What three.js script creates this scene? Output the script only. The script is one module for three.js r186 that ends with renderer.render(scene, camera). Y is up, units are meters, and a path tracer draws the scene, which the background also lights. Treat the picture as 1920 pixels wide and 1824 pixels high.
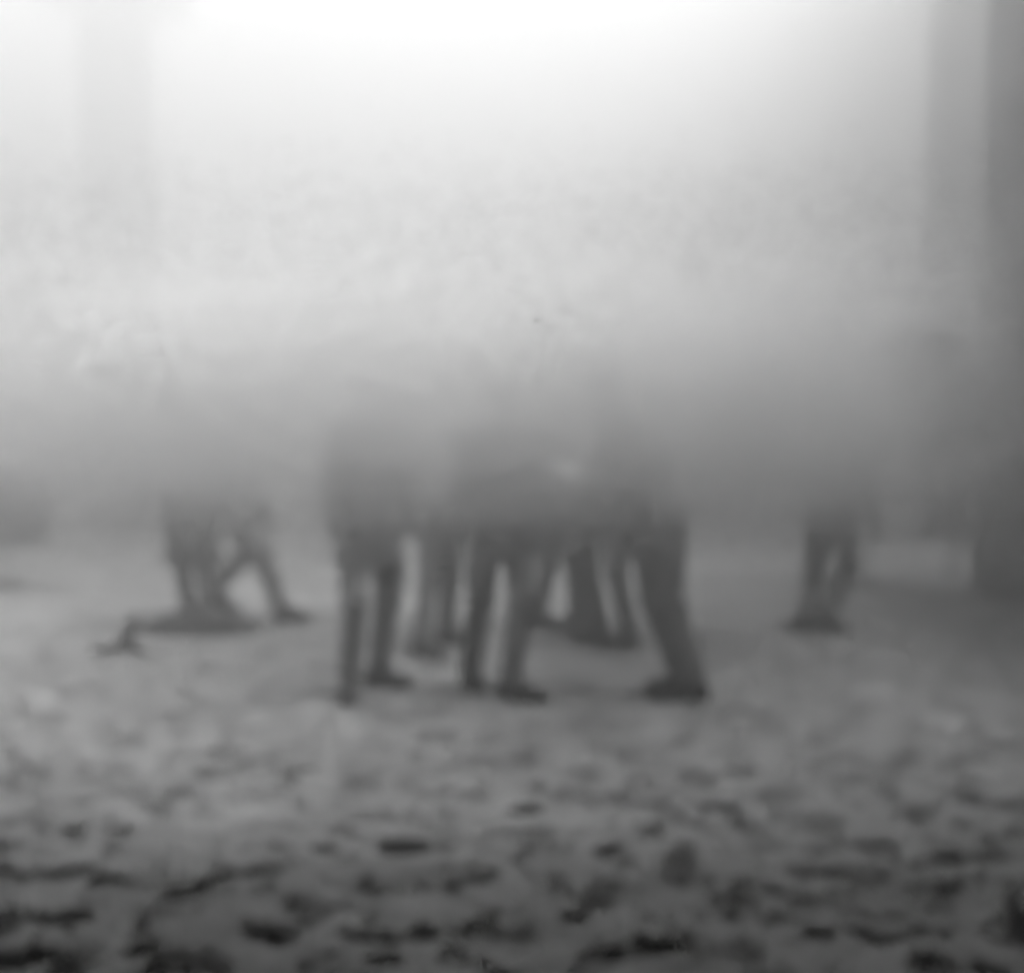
import * as THREE from 'three';
import { mergeGeometries } from 'three/addons/utils/BufferGeometryUtils.js';
import { RoundedBoxGeometry } from 'three/addons/geometries/RoundedBoxGeometry.js';
import { ImprovedNoise } from 'three/addons/math/ImprovedNoise.js';

// ---------------------------------------------------------------- camera, sky, sun, haze, exposure
const scene = new THREE.Scene();
const camera = new THREE.PerspectiveCamera(40, 1024 / 972, 0.1, 1000);
camera.position.set(0, 1.4, 0);
camera.rotation.x = -THREE.MathUtils.degToRad(2.56);
camera.focus = 0.9; camera.userData.fStop = 3.2;          // the whole picture is out of focus
camera.updateMatrixWorld(true); camera.updateProjectionMatrix();

const renderer = new THREE.WebGLRenderer();
renderer.toneMapping = THREE.LinearToneMapping;
renderer.toneMappingExposure = 41;
renderer.shadowMap.enabled = true;

{ // overcast sky: even round the horizon, brighter towards the zenith
  const W = 64, H = 32, d = new Float32Array(W * H * 4);
  for (let r = 0; r < H; r++) for (let c = 0; c < W; c++) {
    const up = Math.sin(((r + 0.5) / H - 0.5) * Math.PI), v = 0.12 * (1 + 2 * Math.max(0, up)) / 3 * 2;
    d.set([v, v, v, 1], (r * W + c) * 4);
  }
  const t = new THREE.DataTexture(d, W, H, THREE.RGBAFormat, THREE.FloatType);
  t.mapping = THREE.EquirectangularReflectionMapping; t.magFilter = THREE.LinearFilter; t.needsUpdate = true;
  scene.background = t; scene.environment = t;
}
const SUN_EL = 64, SUN_AZ = 68;                            // azimuth from straight behind the camera towards the right
const sun = new THREE.DirectionalLight(0xffffff, 4);
{
  const e = THREE.MathUtils.degToRad(SUN_EL), a = THREE.MathUtils.degToRad(SUN_AZ);
  sun.name = 'sun'; sun.position.set(Math.cos(e) * Math.sin(a), Math.sin(e), Math.cos(e) * Math.cos(a)).multiplyScalar(60);
  sun.castShadow = true; sun.shadow.radius = 76;
  Object.assign(sun.shadow.camera, { left: -40, right: 40, top: 40, bottom: -40, near: 1, far: 160 });
  scene.add(sun, sun.target);
}
scene.fog = new THREE.FogExp2(0xffffff, 0.215);

// ---------------------------------------------------------------- helpers
let seed = 7;
const rnd = () => { seed = (seed * 1664525 + 1013904223) >>> 0; return seed / 4294967296; };
const rr = (a, b) => a + (b - a) * rnd();
const perlin = new ImprovedNoise();
const fbm = (x, y, z, o = 4) => { let s = 0, a = 0.5; for (let i = 0; i < o; i++) { s += a * perlin.noise(x, y, z); x *= 2.03; y *= 2.03; z *= 2.03; a *= 0.5; } return s; };
const grey = (v) => new THREE.Color().setRGB(v, v, v);
const V = (x, y, z) => new THREE.Vector3(x, y, z);
const used = {};
function numbered(n) { const k = used[n] = (used[n] ?? -1) + 1; return k ? `${n}_${String(k).padStart(3, '0')}` : n; }
function shadows(o) { o.castShadow = o.receiveShadow = true; return o; }
function part(name, geo, mat, parent) { const m = shadows(new THREE.Mesh(geo, mat)); m.name = name; parent.add(m); return m; }
function thing(name, label, category, pos = [0, 0, 0], turn = 0, group) {
  const o = new THREE.Group(); o.name = numbered(name); o.position.set(...pos); o.rotation.y = turn;
  o.userData = { label, category }; if (group) o.userData.group = group; scene.add(o); return o;
}
function struct(name, geo, mat, label) { const m = part(name, geo, mat, scene); m.userData = { kind: 'structure', ...(label && { label }) }; return m; }
const mat = (v, o = {}) => new THREE.MeshStandardMaterial({ color: grey(v), roughness: 0.95, ...o });
const box = (w, h, d, x, y, z) => new THREE.BoxGeometry(w, h, d).translate(x, y, z);
const rbox = (w, h, d, x, y, z, r = 0.02) => new RoundedBoxGeometry(w, h, d, 2, r).translate(x, y, z);

function noiseTexture(size, f, srgb = false) {
  const d = new Uint8Array(size * size * 4);
  for (let y = 0; y < size; y++) for (let x = 0; x < size; x++) {
    const v = Math.max(0, Math.min(255, Math.round(255 * f(x / size, y / size)))), i = (y * size + x) * 4;
    d[i] = d[i + 1] = d[i + 2] = v; d[i + 3] = 255;
  }
  const t = new THREE.DataTexture(d, size, size); t.wrapS = t.wrapT = THREE.RepeatWrapping; t.magFilter = THREE.LinearFilter;
  if (srgb) t.colorSpace = THREE.SRGBColorSpace; t.needsUpdate = true; return t;
}
// noise that tiles over the unit square
function tile(u, v, n, z, o = 4) {
  const a = u * 2 * Math.PI, b = v * 2 * Math.PI, r = n / (2 * Math.PI);
  return fbm(Math.cos(a) * r + 7.3 + z, Math.sin(a) * r + Math.cos(b) * r * 1.01 + 3.1, Math.sin(b) * r + z * 1.7, o);
}
// where a pixel of the 1920 x 1824 picture meets a height
const groundHeight = (x, z) => 0.012 * fbm(x * 0.8, 2.2, z * 0.8, 3) + 0.016 * fbm(x * 4.1, 5.2, z * 4.1, 3);
function at(px, py, y = 0) {
  const p = V(px / 960 - 1, 1 - py / 912, 0.5).unproject(camera), d = p.sub(camera.position), k = (y - camera.position.y) / d.y;
  return V(d.x * k, y, d.z * k);
}

// ---------------------------------------------------------------- ground
const soilMap = noiseTexture(1024, (u, v) => {
  const p = tile(u, v, 9, 0.4, 5), q = tile(u, v, 34, 3.3, 4), g = tile(u, v, 120, 8.1, 2);
  return Math.max(0.12, Math.min(1, 0.8 + 0.26 * p + 0.35 * q + 0.3 * g));
});
{
  const line = (near, far, step) => { const a = []; for (let t = 0; t <= near; t += step) a.push(t); let t = near, s = step; while (t < far) { s *= 1.25; t += s; a.push(Math.min(t, far)); } return a; };
  const hx = line(4, 200, 0.035), xs = [...hx.slice(1).reverse().map((x) => -x), ...hx];
  const zs = [...line(0.5, 60, 0.2).slice(1).reverse(), ...line(13, 300, 0.045).map((z) => -z)];
  const P = [], U = [], C = [], I = [];
  for (const z of zs) for (const x of xs) {
    P.push(x, groundHeight(x, z), z); U.push(x / 5, z / 5);
    const m = Math.max(0, Math.min(1, 0.5 + 1.6 * fbm(x * 6 + 4, 1.5, z * 6, 4))), b = 0.52 + 0.16 * m;
    C.push(b, b, b);
  }
  const n = xs.length;
  for (let j = 0; j < zs.length - 1; j++) for (let i = 0; i < n - 1; i++) { const a = j * n + i; I.push(a, a + n, a + 1, a + 1, a + n, a + n + 1); }
  const g = new THREE.BufferGeometry();
  g.setAttribute('position', new THREE.Float32BufferAttribute(P, 3)); g.setAttribute('uv', new THREE.Float32BufferAttribute(U, 2)); g.setAttribute('color', new THREE.Float32BufferAttribute(C, 3));
  g.setIndex(I); g.computeVertexNormals();
  struct('ground', g, new THREE.MeshStandardMaterial({ color: 0xffffff, vertexColors: true, map: soilMap, bumpMap: soilMap, bumpScale: 0.012, roughness: 1 }), 'uneven bare ground with dark tufts and clods, fading away into the fog');
}

// ---------------------------------------------------------------- buildings that shade the yard
const plaster = mat(0.36, { map: noiseTexture(512, (u, v) => 0.8 + 0.35 * tile(u, v, 8, 2.2, 5)) });
const stone = mat(0.4), frameMat = mat(0.3), glassMat = new THREE.MeshPhysicalMaterial({ color: grey(0.05), roughness: 0.08 }), roofMat = mat(0.07);
function building(label, pos, turn, length, height, depth) {
  const t = thing('building', label, 'building', pos, turn);      // front face on local z = 0 looking to +z
  part('wall', box(length, height, depth, 0, height / 2, -depth / 2), plaster, t);
  part('plinth', rbox(length + 0.08, 0.6, 0.1, 0, 0.3, 0.02, 0.015), stone, t);
  part('cornice', rbox(length + 0.3, 0.18, 0.3, 0, height - 0.02, 0.0, 0.03), stone, t);
  part('roof', new THREE.BoxGeometry(length + 0.2, 0.12, depth + 0.2).translate(0, height + 0.13, -depth / 2), roofMat, t);
  const n = Math.floor(length / 2.6);
  for (let f = 0; f * 2.6 + 3 < height; f++) for (let i = 0; i < n; i++) {
    const w = new THREE.Group(); w.name = 'window'; w.position.set((i - (n - 1) / 2) * 2.6, 1.3 + f * 2.6, 0.004); t.add(w);
    part('frame', mergeGeometries([rbox(0.1, 1.4, 0.1, -0.5, 0.7, 0.03), rbox(0.1, 1.4, 0.1, 0.5, 0.7, 0.03), rbox(0.9, 0.1, 0.09, 0, 1.35, 0.03), rbox(0.06, 1.28, 0.06, 0, 0.68, 0.02)]), frameMat, w);
    part('sill', rbox(1.3, 0.07, 0.2, 0, -0.02, 0.08), stone, w);
    part('pane', box(0.92, 1.3, 0.02, 0, 0.68, 0.005), glassMat, w);
  }
  return t;
}
building('tall dark building whose corner closes the right edge of the picture', [4.0, 0, -3.4], -Math.PI / 2, 16, 7.3, 6);
{
  const t = building('unseen building added behind the camera, its flat porch roof shading the foreground', [-5.0, 0, 1.6], Math.PI, 15.6, 5.4, 6);
  part('shade_porch_roof', rbox(15.6, 0.16, 6.2, 0, 3.22, 3.15, 0.03), roofMat, t);  // porch and building are added out of view to darken the foreground
  for (let i = 0; i < 3; i++) part('shade_porch_post', rbox(0.16, 3.14, 0.16, [-7.6, -0.9, 7.5][i], 1.57, 6.0, 0.02), frameMat, t);
}

// ---------------------------------------------------------------- shrubs, trees behind
const leafGeo = new THREE.BufferGeometry();
leafGeo.setAttribute('position', new THREE.Float32BufferAttribute([0, 0, 0, 0.35, 0.45, 0.06, -0.35, 0.45, 0.06, 0, 1, -0.05], 3));
leafGeo.setIndex([0, 1, 3, 0, 3, 2]); leafGeo.computeVertexNormals();
const leafMat = new THREE.MeshPhysicalMaterial({ color: grey(0.06), roughness: 0.9, side: THREE.DoubleSide }), barkMat = mat(0.08);
function leaves(name, n, place, size, parent) {
  const m = shadows(new THREE.InstancedMesh(leafGeo, leafMat, n)), o = new THREE.Object3D();
  for (let i = 0; i < n; i++) { const p = place(); o.position.copy(p); o.rotation.set(rr(0, 6.3), rr(0, 6.3), rr(0, 6.3)); o.scale.setScalar(size * rr(0.6, 1.4)); o.updateMatrix(); m.setMatrixAt(i, o.matrix); }
  m.name = name; m.userData.kind = 'stuff'; parent.add(m); return m;
}
function limb(a, b, ra, rb) {
  const mid = a.clone().lerp(b, 0.5).add(V(rr(-0.1, 0.1), rr(0, 0.1), rr(-0.1, 0.1)).multiplyScalar(a.distanceTo(b) * 0.5)), c = new THREE.QuadraticBezierCurve3(a, mid, b);
  const g = new THREE.TubeGeometry(c, 8, 1, 8), p = g.attributes.position;
  for (let i = 0; i <= 8; i++) { const o = c.getPoint(i / 8), r = ra + (rb - ra) * i / 8; for (let j = 0; j <= 8; j++) { const k = i * 9 + j, q = V(p.getX(k), p.getY(k), p.getZ(k)).sub(o).multiplyScalar(r).add(o); p.setXYZ(k, q.x, q.y, q.z); } }
  g.computeVertexNormals(); return g;
}
function tree(label, x, z, h, trunkR, crownR, crownFrom, n) {
  const t = thing('tree', label, 'tree', [x, 0, z], 0, 'trees behind the people'), limbs = [limb(V(0, -0.1, 0), V(rr(-0.06, 0.06), h * 0.85, rr(-0.06, 0.06)), trunkR, trunkR * 0.8)], clumps = [];
  for (let i = 0; i < 9; i++) {
    const a = rr(0, 6.3), y = rr(crownFrom * 0.85, h * 0.75), e = V(Math.cos(a) * crownR * rr(0.4, 0.9), Math.min(h * 0.93, y + rr(0.4, 1.6)), Math.sin(a) * crownR * rr(0.4, 0.9));
    limbs.push(limb(V(0, y, 0), e, trunkR * 0.3, 0.02)); clumps.push([e, rr(0.5, 0.95)], [e.clone().multiplyScalar(0.6).add(V(0, y * 0.42, 0)), rr(0.5, 0.9)]);
  }
  clumps.push([V(0, h * 0.86, 0), 0.8]);
  part('trunk', mergeGeometries(limbs), barkMat, t);
  leaves('crown', n, () => { const [c, r] = clumps[Math.floor(rnd() * clumps.length)], p = V(rr(-1, 1), rr(-1, 1), rr(-1, 1)); while (p.length() > 1) p.set(rr(-1, 1), rr(-1, 1), rr(-1, 1)); return p.multiplyScalar(r).add(c); }, 0.16, t);
}
tree('tall dark tree trunk rising at the left, behind the person in the skirt', -5.5, -18.6, 9.7, 0.6, 1.2, 8.6, 5000);
tree('tall dark tree trunk rising at the right, between the lone person and the dark building', 5.75, -17.2, 9.7, 0.5, 1.2, 8.6, 5000);

function hedge(name, label, x, z, w, h, d, y0, n) {
  const t = thing(name, label, name, [x, 0, z], 0, undefined);
  const stems = []; for (let i = 0; i < w * 3; i++) { const q = rr(-w / 2, w / 2) * 0.92; stems.push(limb(V(q, -0.05, rr(-0.2, 0.2)), V(q + rr(-0.2, 0.2), y0 + h * 0.7, rr(-d, d) * 0.3), 0.012, 0.006)); }
  part('stem', mergeGeometries(stems), barkMat, t);
  leaves('foliage', n, () => { const a = rr(-1, 1), b = rr(0, 1), c = rr(-1, 1), top = 1 - 0.18 * (0.5 + fbm((a * w) * 0.9 + x, 3.3, c, 3) * 1.6); return V(a * w / 2 * (1 - 0.1 * b * b), y0 + b * h * top, c * d / 2 * Math.sqrt(1 - b * b * 0.6)); }, 0.11, t);
}
hedge('bush', 'dark bush on bare stems at the right, before the tall dark building', 3.6, -12.0, 1.1, 1.1, 0.7, 1.2, 2200);
hedge('bush', 'dark rounded bush at the left edge of the picture', -4.6, -11.6, 1.0, 0.62, 0.7, 0.42, 2600);

// ---------------------------------------------------------------- people
// a surface over a signed distance, by surface nets
function nets(f, lo, hi, cell) {
  const n = [0, 1, 2].map((i) => Math.ceil((hi[i] - lo[i]) / cell) + 1), [nx, ny, nz] = n, F = new Float32Array(nx * ny * nz), id = new Int32Array(nx * ny * nz).fill(-1), P = [], I = [];
  for (let k = 0, q = 0; k < nz; k++) for (let j = 0; j < ny; j++) for (let i = 0; i < nx; i++, q++) F[q] = f(lo[0] + i * cell, lo[1] + j * cell, lo[2] + k * cell);
  const st = [1, nx, nx * ny], off = []; for (let c = 0; c < 8; c++) off.push((c & 1) + (c >> 1 & 1) * nx + (c >> 2 & 1) * nx * ny);
  for (let k = 0; k < nz - 1; k++) for (let j = 0; j < ny - 1; j++) for (let i = 0; i < nx - 1; i++) {
    const q = i + j * nx + k * nx * ny; let m = 0; for (let c = 0; c < 8; c++) if (F[q + off[c]] < 0) m |= 1 << c;
    if (m === 0 || m === 255) continue;
    let x = 0, y = 0, z = 0, e = 0;
    for (let a = 0; a < 8; a++) for (let d = 1; d < 8; d <<= 1) if (!(a & d)) { const b = a | d, va = F[q + off[a]], vb = F[q + off[b]]; if ((va < 0) !== (vb < 0)) { const t = va / (va - vb); x += (a & 1) + (d === 1 ? t : 0); y += (a >> 1 & 1) + (d === 2 ? t : 0); z += (a >> 2 & 1) + (d === 4 ? t : 0); e++; } }
    id[q] = P.length / 3; P.push(lo[0] + (i + x / e) * cell, lo[1] + (j + y / e) * cell, lo[2] + (k + z / e) * cell);
  }
  for (let k = 1; k < nz - 1; k++) for (let j = 1; j < ny - 1; j++) for (let i = 1; i < nx - 1; i++) {
    const q = i + j * nx + k * nx * ny;
    for (let d = 0; d < 3; d++) {
      const a = F[q] < 0, b = F[q + st[d]] < 0; if (a === b) continue;
      const u = st[(d + 1) % 3], v = st[(d + 2) % 3], A = id[q], B = id[q - u], C = id[q - u - v], D = id[q - v];
      if (A < 0 || B < 0 || C < 0 || D < 0) continue;
      if (a) I.push(A, B, C, A, C, D); else I.push(A, C, B, A, D, C);
    }
  }
  const g = new THREE.BufferGeometry(); g.setAttribute('position', new THREE.Float32BufferAttribute(P, 3)); g.setIndex(I); g.computeVertexNormals(); return g;
}
const smin = (a, b, k) => { const h = Math.max(k - Math.abs(a - b), 0) / k; return Math.min(a, b) - h * h * k / 4; };
function cap(px, py, pz, [a, b, ra, rb]) {
  const bx = b.x - a.x, by = b.y - a.y, bz = b.z - a.z, ax = px - a.x, ay = py - a.y, az = pz - a.z;
  const h = Math.max(0, Math.min(1, (ax * bx + ay * by + az * bz) / (bx * bx + by * by + bz * bz + 1e-9)));
  return Math.hypot(ax - bx * h, ay - by * h, az - bz * h) - ra - (rb - ra) * h;
}
function blob(bones, k, cell, { cut, fold = 0, pad = 0.03 } = {}) {
  const lo = [9, 9, 9], hi = [-9, -9, -9];
  for (const [a, b, ra, rb] of bones) for (const [p, r] of [[a, ra], [b, rb]]) ['x', 'y', 'z'].forEach((c, i) => { lo[i] = Math.min(lo[i], p[c] - r - pad); hi[i] = Math.max(hi[i], p[c] + r + pad); });
  return nets((x, y, z) => {
    let d = 9; for (const b of bones) d = smin(d, cap(x, y, z, b), b[4] ?? k);
    if (fold && Math.abs(d) < 0.05) d += fold * perlin.noise(x * 9, y * 16, z * 9) + fold * 0.5 * perlin.noise(x * 20 + 5, y * 26, z * 20);
    return cut ? Math.max(d, cut(x, y, z)) : d;
  }, lo, hi, cell);
}
const UP = V(0, 1, 0);
const skinMat = new THREE.MeshPhysicalMaterial({ color: grey(0.38), roughness: 0.6 }), hairMats = [mat(0.3), mat(0.24), mat(0.26)], shoeMat = mat(0.1, { roughness: 0.6 });
const wool = noiseTexture(256, (u, v) => 0.8 + 0.4 * tile(u, v, 40, 4.2, 3));
const cloth = (v) => mat(v, { roughness: 1 });
/* feet: [[px, py, toe heading, ankle lift], ...] for the left and the right foot; headings in degrees, 0 = towards the camera, 90 = to the right of the picture */
function person(label, o) {
  const s = o.size ?? 1, rad = (d) => d * Math.PI / 180, dir = (d) => V(Math.sin(rad(d)), 0, Math.cos(rad(d)));
  const F = o.feet.map(([px, py]) => at(px, py)), base = F[0].clone().lerp(F[1], 0.5); base.y = 0;
  const t = thing('person', label, 'person', base.toArray(), 0, o.group);
  const fwd = dir(o.heading), right = V().crossVectors ? new THREE.Vector3().crossVectors(fwd, UP).multiplyScalar(1) : 0; // the person's own left is -right
  const foot = F.map((p) => p.clone().sub(base)), P = V(0, 0.90 * s, 0).addScaledVector(right, o.shift?.[0] ?? 0).addScaledVector(fwd, o.shift?.[1] ?? 0);
  P.y += o.drop ?? 0; foot.forEach((f, i) => { f.y = groundHeight(F[i].x, F[i].z); });
  const lean = fwd.clone().multiplyScalar(o.lean ?? 0.02).addScaledVector(right, o.tilt ?? 0);
  const sides = [-1, 1], toeDir = o.feet.map((f) => dir(f[2]));
  const hip = sides.map((q) => P.clone().addScaledVector(right, q * 0.085 * s));
  const ankle = foot.map((f, i) => f.clone().add(V(0, (0.085 + (o.feet[i][3] ?? 0)) * s, 0)).addScaledVector(toeDir[i], -0.06 * s));
  const knee = hip.map((h, i) => {
    const L1 = 0.425 * s, L2 = 0.415 * s, v = ankle[i].clone().sub(h), D = Math.min(v.length(), (L1 + L2) * 0.998); v.normalize();
    ankle[i].copy(h).addScaledVector(v, D);
    const a = (D * D + L1 * L1 - L2 * L2) / (2 * D), b = Math.sqrt(Math.max(0, L1 * L1 - a * a)), bend = fwd.clone().addScaledVector(toeDir[i], 0.6); bend.addScaledVector(v, -bend.dot(v)).normalize();
    return h.clone().addScaledVector(v, a).addScaledVector(bend, b);
  });
  const along = (k) => P.clone().addScaledVector(UP, k * Math.sqrt(1 - Math.min(0.7, lean.lengthSq() * 4)) * s).addScaledVector(lean, k / 0.5 * s);
  const waist = along(0.13), chest = along(0.32), neck = along(0.5), hd = neck.clone().addScaledVector(UP, 0.155 * s).addScaledVector(fwd, 0.025 * s).addScaledVector(lean, 0.2);
  const sh = sides.map((q) => along(0.455).addScaledVector(right, q * 0.175 * s));
  const arm = sides.map((q, i) => {
    const [sw, out, bendA] = o.arms?.[i] ?? [5, 8, 20];
    const d1 = V(0, -Math.cos(rad(sw)), 0).addScaledVector(fwd, Math.sin(rad(sw))).addScaledVector(right, q * Math.sin(rad(out))).normalize();
    const d2 = V(0, -Math.cos(rad(sw + bendA)), 0).addScaledVector(fwd, Math.sin(rad(sw + bendA))).addScaledVector(right, q * Math.sin(rad(out * 0.3))).normalize();
    const e = sh[i].clone().addScaledVector(d1, 0.29 * s), w = e.clone().addScaledVector(d2, 0.25 * s); return { e, w, d2 };
  });
  // body: one skin under the clothes, with finer grids for the head and the hands
  const B = [[P, waist, 0.12, 0.11], [waist, chest, 0.11, 0.125], [chest, along(0.43), 0.125, 0.09], [sh[0], sh[1], 0.05, 0.05], [along(0.42), neck.clone().addScaledVector(UP, 0.07), 0.065, 0.052], [hip[0], hip[1], 0.09, 0.09], [neck, hd, 0.05, 0.07]];
  sides.forEach((q, i) => { B.push([hip[i], knee[i], 0.078, 0.054], [knee[i], ankle[i], 0.052, 0.036], [ankle[i], ankle[i].clone().addScaledVector(toeDir[i], 0.12).add(V(0, -0.05, 0)), 0.034, 0.025], [sh[i], arm[i].e, 0.047, 0.038], [arm[i].e, arm[i].w, 0.038, 0.026]); });
  const geos = [blob(B.map(([a, b, x, y]) => [a, b, x * s, y * s]), 0.05, 0.016)];
  // head
  {
    const f = fwd, r = right, c = hd, at3 = (u, v, w) => c.clone().addScaledVector(r, u * s).addScaledVector(UP, v * s).addScaledVector(f, w * s);
    const H = [[at3(0, 0.03, -0.02), at3(0, 0.035, 0.015), 0.083, 0.08, 0.04], [at3(0, -0.03, 0.03), at3(0, -0.085, 0.055), 0.058, 0.03, 0.05], [at3(0, 0.005, 0.092), at3(0, -0.028, 0.108), 0.009, 0.014, 0.015], [at3(-0.02, -0.058, 0.085), at3(0.02, -0.058, 0.085), 0.008, 0.008, 0.012], [at3(0, -0.05, -0.01), at3(0, -0.14, -0.02), 0.055, 0.05, 0.04]];
    for (const q of [-1, 1]) H.push([at3(q * 0.078, 0.005, -0.005), at3(q * 0.088, -0.03, -0.01), 0.016, 0.01, 0.01], [at3(q * 0.03, 0.03, 0.083), at3(q * 0.045, 0.028, 0.074), 0.012, 0.01, 0.015]);
    const eyes = [-1, 1].map((q) => at3(q * 0.032, 0.006, 0.1)), m = at3(0, -0.066, 0.1);
    geos.push(nets((x, y, z) => { let d = 9; for (const b of H) d = smin(d, cap(x, y, z, [b[0], b[1], b[2] * s, b[3] * s]), b[4]); for (const e of eyes) d = -smin(-d, Math.hypot(x - e.x, y - e.y, z - e.z) - 0.014, 0.012); return d; }, [c.x - 0.16, c.y - 0.2, c.z - 0.16], [c.x + 0.16, c.y + 0.15, c.z + 0.16], 0.006));
    const hair = nets((x, y, z) => {
      const b = H[0]; let d = cap(x, y, z, [b[0], b[1], 0.094 * s, 0.09 * s]) + 0.006 * perlin.noise(x * 40, y * 12, z * 40);
      const u = (x - c.x) * f.x + (z - c.z) * f.z, v = y - c.y; return Math.max(d, (u * 0.75 - v * 0.55 - 0.008) , -v - 0.07 + (o.hair === 2 ? -0.08 : 0));
    }, [c.x - 0.15, c.y - 0.18, c.z - 0.15], [c.x + 0.15, c.y + 0.16, c.z + 0.15], 0.009);
    part('hair', hair, hairMats[o.hair ?? 0], t);
  }
  sides.forEach((q, i) => {      // hands: palm, four unequal curled fingers, thumb from the side
    const { w, d2 } = arm[i], side = fwd.clone().addScaledVector(d2, -fwd.dot(d2)).normalize(), inw = right.clone().multiplyScalar(-q), k0 = w.clone().addScaledVector(d2, 0.03 * s), k1 = w.clone().addScaledVector(d2, 0.085 * s);
    const hnd = [[w, k0, 0.025, 0.024, 0.02], ...[-1, 0, 1].map((e) => [k0.clone().addScaledVector(side, e * 0.014), k1.clone().addScaledVector(side, e * 0.024), 0.016, 0.012, 0.015])];
    [0.068, 0.078, 0.072, 0.055].forEach((L, n) => {
      const a = k1.clone().addScaledVector(side, 0.03 - n * 0.02), b = a.clone().addScaledVector(d2, L * 0.42).addScaledVector(inw, L * 0.14), c = b.clone().addScaledVector(d2, L * 0.26).addScaledVector(inw, L * 0.22), e = c.clone().addScaledVector(d2, L * 0.12).addScaledVector(inw, L * 0.24);
      hnd.push([a, b, 0.0095, 0.0088, 0.004], [b, c, 0.0088, 0.008, 0.004], [c, e, 0.008, 0.007, 0.004]);
    });
    const a = k0.clone().addScaledVector(side, 0.022), b = a.clone().addScaledVector(side, 0.024).addScaledVector(d2, 0.03), c = b.clone().addScaledVector(d2, 0.03).addScaledVector(inw, 0.008);
    hnd.push([a, b, 0.012, 0.0105, 0.012], [b, c, 0.0105, 0.0085, 0.005]);
    geos.push(blob(hnd.map(([x, y, r1, r2, k]) => [x, y, r1, r2, k]), 0.01, 0.0045, { pad: 0.01 }));
  });
  part('body', mergeGeometries(geos), skinMat, t);
  // clothes
  const tw = o.wide ?? 0.9, T = [[P, waist, 0.135, 0.12], [hip[0], hip[1], 0.108, 0.108]];
  sides.forEach((q, i) => T.push([hip[i], knee[i], 0.098 * tw, 0.074 * tw], [knee[i], ankle[i].clone().addScaledVector(UP, 0.0), 0.073 * tw, 0.062 * tw]));
  part('trousers', blob(T.map(([a, b, x, y]) => [a, b, x * s, y * s]), 0.04, 0.014, { fold: 0.008, cut: (x, y, z) => { let d = 9; ankle.forEach((k) => { d = Math.min(d, Math.max(k.y - 0.02 - y, Math.hypot(x - k.x, z - k.z) - 0.25)); }); return d > 5 ? -9 : (y < 0.3 ? Math.max(...ankle.map((k) => Math.hypot(x - k.x, z - k.z) < 0.13 ? k.y - 0.02 - y : -9)) : -9); } }), cloth(o.trousers ?? 0.04), t);
  const hem = P.y - (o.skirt ? -0.06 : o.coat ?? 0.06) * s, J = [[P, waist, 0.148, 0.135], [waist, chest, 0.135, 0.15], [chest, along(0.43), 0.15, 0.11], [sh[0], sh[1], 0.07, 0.07], [hip[0], hip[1], 0.122, 0.122], [along(0.44), along(0.51), 0.085, 0.07]];
  if (o.skirt) { const k = knee[0].clone().lerp(knee[1], 0.5), lo = k.y - 0.06; part('skirt', blob([[P.clone().addScaledVector(UP, 0.08), P, 0.13, 0.155], [P, k, 0.15, 0.155], [hip[0], knee[0], 0.12, 0.11], [hip[1], knee[1], 0.12, 0.11]], 0.06, 0.015, { fold: 0.012, cut: (x, y) => Math.max(lo - y, y - P.y - 0.1) }), cloth(0.1), t); }
  if (o.coat) { const k = knee[0].clone().lerp(knee[1], 0.5), e = P.clone().lerp(k, 0.75); for (const q of [-1, 1]) J.push([P.clone().addScaledVector(right, q * 0.05), e.clone().addScaledVector(right, q * 0.06), 0.12, 0.135]); }
  J.push([P, P.clone().add(V(0, -0.06, 0)), 0.15, 0.15]);
  sides.forEach((q, i) => J.push([sh[i], arm[i].e, 0.068, 0.056, 0.05], [arm[i].e, arm[i].w.clone().addScaledVector(arm[i].d2, -0.015), 0.055, 0.043, 0.03]));
  part(o.coat ? 'coat' : 'jacket', blob(J.map(([a, b, x, y, k]) => [a, b, x * s, y * s, k]), 0.05, 0.015, { fold: 0.009, cut: (x, y, z) => (Math.min(...arm.map((a) => Math.hypot(x - a.w.x, z - a.w.z))) > 0.1 ? hem - y : -9) }), cloth(o.jacket ?? 0.12), t);
  sides.forEach((q, i) => {
    const a = ankle[i], f = toeDir[i], r = V().crossVectors(f, UP), lift = o.feet[i][3] ?? 0, sole = foot[i].y + lift * 0.35, toe = a.clone().addScaledVector(f, 0.175 * s); toe.y = foot[i].y + 0.03;
    const heel = a.clone().addScaledVector(f, -0.03 * s); heel.y = a.y - 0.045 * s;
    const S = [[heel, toe, 0.052, 0.045], [heel, toe.clone().addScaledVector(r, 0.014).addScaledVector(f, -0.02), 0.048, 0.042], [a.clone().add(V(0, 0.03, 0)), a.clone().addScaledVector(f, 0.05).add(V(0, -0.035, 0)), 0.05, 0.045]];
    part('shoe', blob(S.map(([x, y, p, w]) => [x, y, p * s, w * s]), 0.03, 0.008, { cut: lift ? undefined : (x, y) => sole + 0.002 - y }), shoeMat, t);
  });
  t.userData.hands = arm.map((a) => a.w.clone().addScaledVector(a.d2, 0.09).add(base));
  return t;
}
const LOW = { trousers: 0.3 };
const crowd = 'people standing together in the fog';
person('person in a long dark skirt standing at the left behind the low dark mound', { ...LOW, feet: [[388, 1180, 20], [340, 1170, -40]], heading: 10, skirt: 1, jacket: 0.1, arms: [[0, 14, 15], [-8, 26, 30]], hair: 1 });
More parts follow.
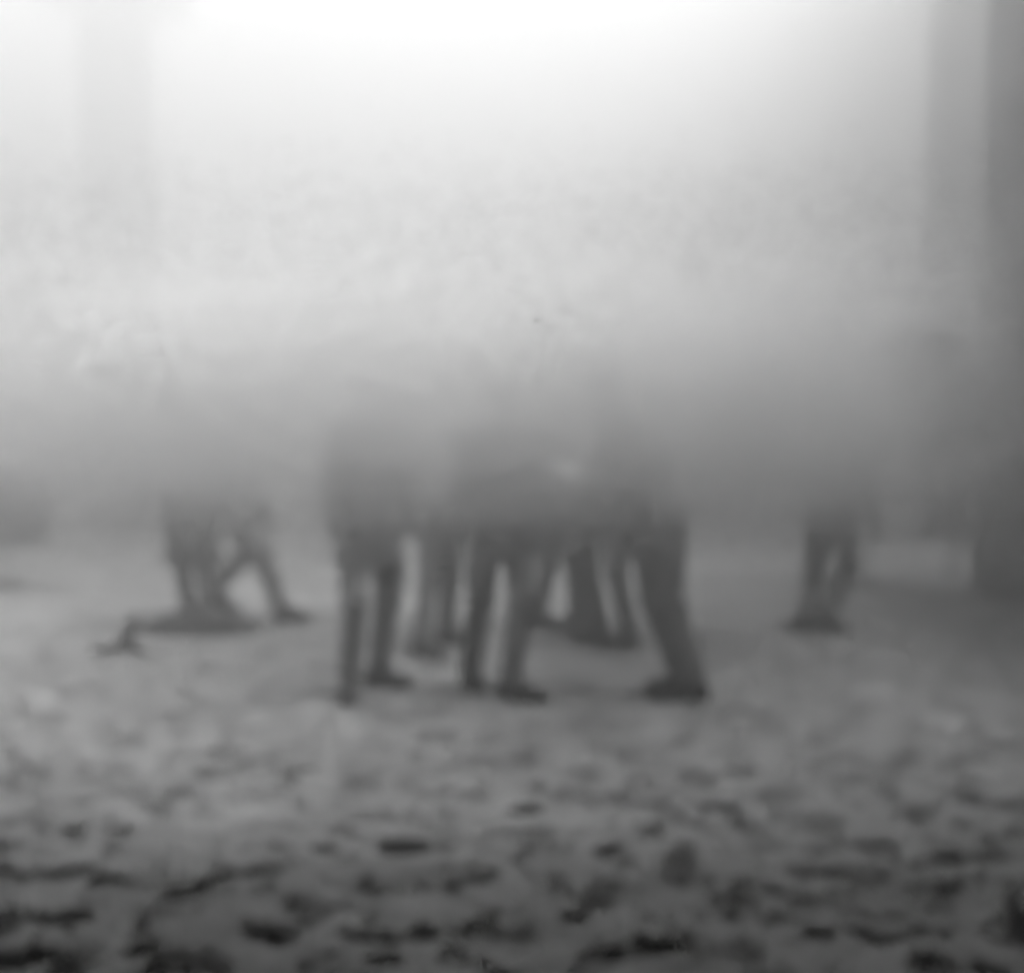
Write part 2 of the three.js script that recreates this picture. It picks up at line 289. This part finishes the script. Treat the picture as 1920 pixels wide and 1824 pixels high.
person('person taking a stride beside the one in the long skirt, one slanting leg visible', { ...LOW, feet: [[412, 1152, 110, 0.10], [548, 1168, 110]], heading: 110, wide: 1.1, drop: -0.04, shift: [0, -0.16], lean: 0.08, coat: 0.02, jacket: 0.15, hair: 2, group: undefined });
person('person with legs apart at the near left of the group', { ...LOW, feet: [[724, 1288, 60], [655, 1312, 10]], heading: 30, coat: 0.22, jacket: 0.19, hair: 2 });
person('person set back between the two nearest people on the left of the group', { ...LOW, feet: [[800, 1231, 40], [852, 1210, 70]], heading: 130, coat: 0.1, jacket: 0.2, hair: 1 });
person('person in mid stride at the middle of the group, legs crossing in a wedge', { ...LOW, feet: [[974, 1314, 50], [886, 1290, 15]], heading: 30, shift: [-0.03, 0.02], coat: 0.2, jacket: 0.24, arms: [[14, 8, 25], [-10, 10, 30]], hair: 1 });
person('person farthest back in the group, short legs seen between the others', { ...LOW, feet: [[1076, 1176, -30], [1022, 1180, 60]], heading: 10, coat: 0.24, jacket: 0.2, hair: 2 });
person('person with feet turned left, standing behind the largest leg on the right of the group', { ...LOW, feet: [[1164, 1216, -75], [1108, 1206, -75]], heading: -20, wide: 0.95, coat: 0.06, jacket: 0.2, hair: 1 });
person('person leaning left at the near right of the group, seen from the side', { ...LOW, feet: [[1276, 1312, -80], [1262, 1300, -75]], heading: -78, wide: 1.25, shift: [0, 0.12], lean: 0.2, coat: 0.12, jacket: 0.22, arms: [[14, 8, 30], [6, 8, 35]], hair: 1, size: 1.04 });
person('person alone at the right, walking away with both legs slanting left', { ...LOW, feet: [[1502, 1184, -160, 0.04], [1556, 1184, 140, 0.02]], heading: 140, shift: [0.06, 0.08], lean: 0.04, tilt: 0.02, wide: 1.05, drop: -0.1, coat: 0.06, jacket: 0.2, hair: 1 });

// ---------------------------------------------------------------- ground details
function lump(w, h, d, k, seed0) {
  const g = new THREE.IcosahedronGeometry(1, 4), p = g.attributes.position;
  for (let i = 0; i < p.count; i++) { const x = p.getX(i), y = p.getY(i), z = p.getZ(i), r = 1 + k * fbm(x * 1.6 + seed0, y * 1.6, z * 1.6 + seed0, 4) * 2; p.setXYZ(i, x * r * w, y * r * h, z * r * d); }
  g.computeVertexNormals(); return g;
}
const earth = mat(0.1, { map: wool });
{
  const c = at(376, 1184), m = part('earth_mound', lump(0.36, 0.12, 0.24, 0.25, 3), earth, scene);
  m.position.set(c.x, 0.02, c.z); m.userData = { label: 'low dark mound on the ground at the feet of the person in the long skirt', category: 'mound' };
}
{
  const c = at(222, 1222), t = thing('tree_stump', 'small dark stump leaning out of a flat dark root at the left', 'stump', c.toArray());
  part('root', lump(0.18, 0.045, 0.1, 0.3, 9), barkMat, t);
  part('trunk', limb(V(0.02, 0, 0), V(0.11, 0.23, -0.02), 0.055, 0.03), barkMat, t);
}
const CLODS = [
  [45, 1800, 150, 46, 'largest dark clod, in the lower left corner of the picture'], [140, 1555, 90, 22, 'dark clod at the left, the farthest one of the left-hand clods'],
  [100, 1645, 90, 30, 'rounded dark clod near the left edge, one row in front of the farthest'], [215, 1652, 100, 18, 'flat dark clod just right of the rounded clod near the left edge'],
  [345, 1675, 140, 26, 'long dark clod left of the middle, below the person in the skirt'], [115, 1728, 140, 28, 'long dark clod above the one in the lower left corner'],
  [515, 1760, 100, 36, 'dark clod at the bottom left of centre, nearest below the stride'], [622, 1792, 44, 16, 'small dark clod at the bottom, left of centre'],
  [612, 1592, 70, 22, 'dark clod left of the widest middle clod'], [760, 1590, 170, 30, 'widest dark clod in the middle of the picture, in front of the group'],
  [990, 1522, 110, 26, 'dark clod in the middle, the nearest one below the stepping feet'], [690, 1758, 130, 20, 'flat dark clod at the bottom, left one of a close pair'],
  [800, 1750, 110, 34, 'dark clod at the bottom, right one of a close pair'], [1070, 1722, 90, 28, 'dark clod right of the close pair at the bottom centre'],
  [895, 1645, 130, 18, 'thin long dark clod in the middle, below the widest one'], [1135, 1600, 80, 34, 'upright dark clod right of centre, below the largest leg'],
  [985, 1592, 56, 22, 'small dark clod between the widest and the upright one'], [1290, 1588, 44, 14, 'small flat dark clod right of the upright one'],
  [1232, 1778, 120, 44, 'big dark clod at the bottom, right of centre'], [1540, 1757, 90, 24, 'dark clod at the lower right, left one of three in a row'],
  [1605, 1745, 60, 12, 'thin dark clod at the lower right, middle one of three in a row'], [1672, 1760, 75, 22, 'dark clod at the lower right, right one of three in a row'],
  [1450, 1672, 64, 14, 'small dark clod right of centre, above the three in a row'], [1660, 1582, 90, 14, 'flat dark clod at the right, the farther one of two'],
  [1790, 1608, 90, 16, 'flat dark clod at the right, the nearer one of two'], [1800, 1430, 40, 12, 'small dark clod far back at the right edge'],
  [1480, 1406, 60, 10, 'small dark clod far back, below the person alone at the right'], [720, 1802, 100, 20, 'dark clod touching the bottom edge, left of centre'],
  [1905, 1705, 40, 18, 'dark clod cut by the right edge of the picture'], [1350, 1510, 100, 12, 'flat dark clod right of centre, right one of the farthest pair'],
  [1230, 1506, 80, 12, 'flat dark clod right of centre, left one of the farthest pair'], [385, 1250, 70, 10, 'flat dark clod in front of the low dark mound'], [1365, 1722, 60, 24, 'dark clod standing right of the big clod at the bottom'],
];
const clodMats = [0.13, 0.16, 0.19].map((v) => mat(v, { map: wool }));
CLODS.forEach(([px, py, w, h, label], n) => {
  const c = at(px, py), m = 2506 / c.distanceTo(camera.position), ww = 0.75 * w / m / 2, hh = Math.max(0.01, 0.45 * h / m), g = [];
  for (let k = 0; k < 7; k++) {                       // a clod is a crumbled heap of lumps
    const u = k ? rr(-0.8, 0.8) : 0, f = k ? rr(0.22, 0.5) : 0.62;
    g.push(lump(ww * f, hh * (k ? rr(0.45, 0.9) : 1), ww * f * rr(0.6, 1.1), 0.5, px * 0.013 + k * 3.1).translate(ww * u, 0, k ? rr(-0.6, 0.6) * ww : 0));
  }
  const o = part(numbered('earth_clod'), mergeGeometries(g), clodMats[n % 3], scene);
  o.position.set(c.x, groundHeight(c.x, c.z) - hh * 0.15, c.z);
  o.userData = { label, category: 'clod', group: 'dark clods lying on the ground' };
});
{ // short withered grass and crumbs, in patches
  const blade = new THREE.BufferGeometry();
  blade.setAttribute('position', new THREE.Float32BufferAttribute([-0.08, 0, 0, 0.08, 0, 0, 0.05, 0.55, 0.12, -0.05, 0.55, 0.12, 0, 0.95, 0.5], 3)); blade.setIndex([0, 1, 2, 0, 2, 3, 3, 2, 4]); blade.computeVertexNormals();
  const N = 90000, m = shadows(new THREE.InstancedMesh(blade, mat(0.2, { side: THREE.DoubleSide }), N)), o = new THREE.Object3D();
  for (let i = 0; i < N;) {
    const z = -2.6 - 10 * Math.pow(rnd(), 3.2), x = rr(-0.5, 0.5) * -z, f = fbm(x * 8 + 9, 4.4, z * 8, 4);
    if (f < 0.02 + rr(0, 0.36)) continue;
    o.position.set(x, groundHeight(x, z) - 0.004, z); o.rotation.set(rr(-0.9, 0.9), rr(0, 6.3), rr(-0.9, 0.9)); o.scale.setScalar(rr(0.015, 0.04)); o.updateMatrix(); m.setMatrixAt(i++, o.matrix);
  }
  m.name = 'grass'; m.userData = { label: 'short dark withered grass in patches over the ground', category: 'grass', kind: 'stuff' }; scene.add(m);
}
{ // a bank of denser mist drifting at chest height and above among the people: pale half-clear drops
  const drop = new THREE.TetrahedronGeometry(0.0067), N = 870000, o = new THREE.Object3D();
  const m = new THREE.InstancedMesh(drop, new THREE.MeshStandardMaterial({ color: grey(0.85), roughness: 1, transparent: true, opacity: 0.28 }), N);
  const ss = THREE.MathUtils.smoothstep;
  for (let i = 0; i < N;) {
    const x = rr(-4.2, 3.0), y = rr(0.7, 2.5), z = rr(-10.2, -4.2);
    const dense = ss(y, 0.75, 1.7) * (1 - ss(y, 1.45, 2.5)) * ss(x, -4.0, -0.9) * (1 - ss(x, 1.3, 2.7)) * ss(-z, 4.2, 5.6) * (1 - ss(-z, 9.0, 10.4)) * Math.max(0.3, 1 + 1.2 * fbm(x * 0.9, y * 0.9 + 3, z * 0.9, 3));
    if (rnd() > dense * 0.7) continue;
    o.position.set(x, y, z); o.rotation.set(rr(0, 6.3), rr(0, 6.3), rr(0, 6.3)); o.scale.setScalar(rr(0.7, 1.25)); o.updateMatrix(); m.setMatrixAt(i++, o.matrix);
  }
  shadows(m).name = 'mist'; m.userData = { label: 'bank of dense pale mist hiding the people from the chest up', category: 'mist', kind: 'stuff' }; scene.add(m);
}
{ // made-up pale bag, stands in for the bright gap between the people
  const d = V(0.268, 0, -6.58);
  const t = thing('added_bag', 'small pale bag added for the bright gap in the middle of the group', 'bag', [d.x, 1.16, d.z]);
  part('pouch', lump(0.105, 0.06, 0.05, 0.08, 5).rotateZ(-0.4), mat(0.8), t);
  part('strap', new THREE.TubeGeometry(new THREE.CatmullRomCurve3([V(-0.09, 0.03, 0.02), V(-0.14, 0.16, 0.0), V(-0.2, 0.27, -0.08), V(-0.1, 0.18, -0.12), V(0.09, 0.03, -0.02)]), 24, 0.009, 6), mat(0.3), t);
}
renderer.render(scene, camera);
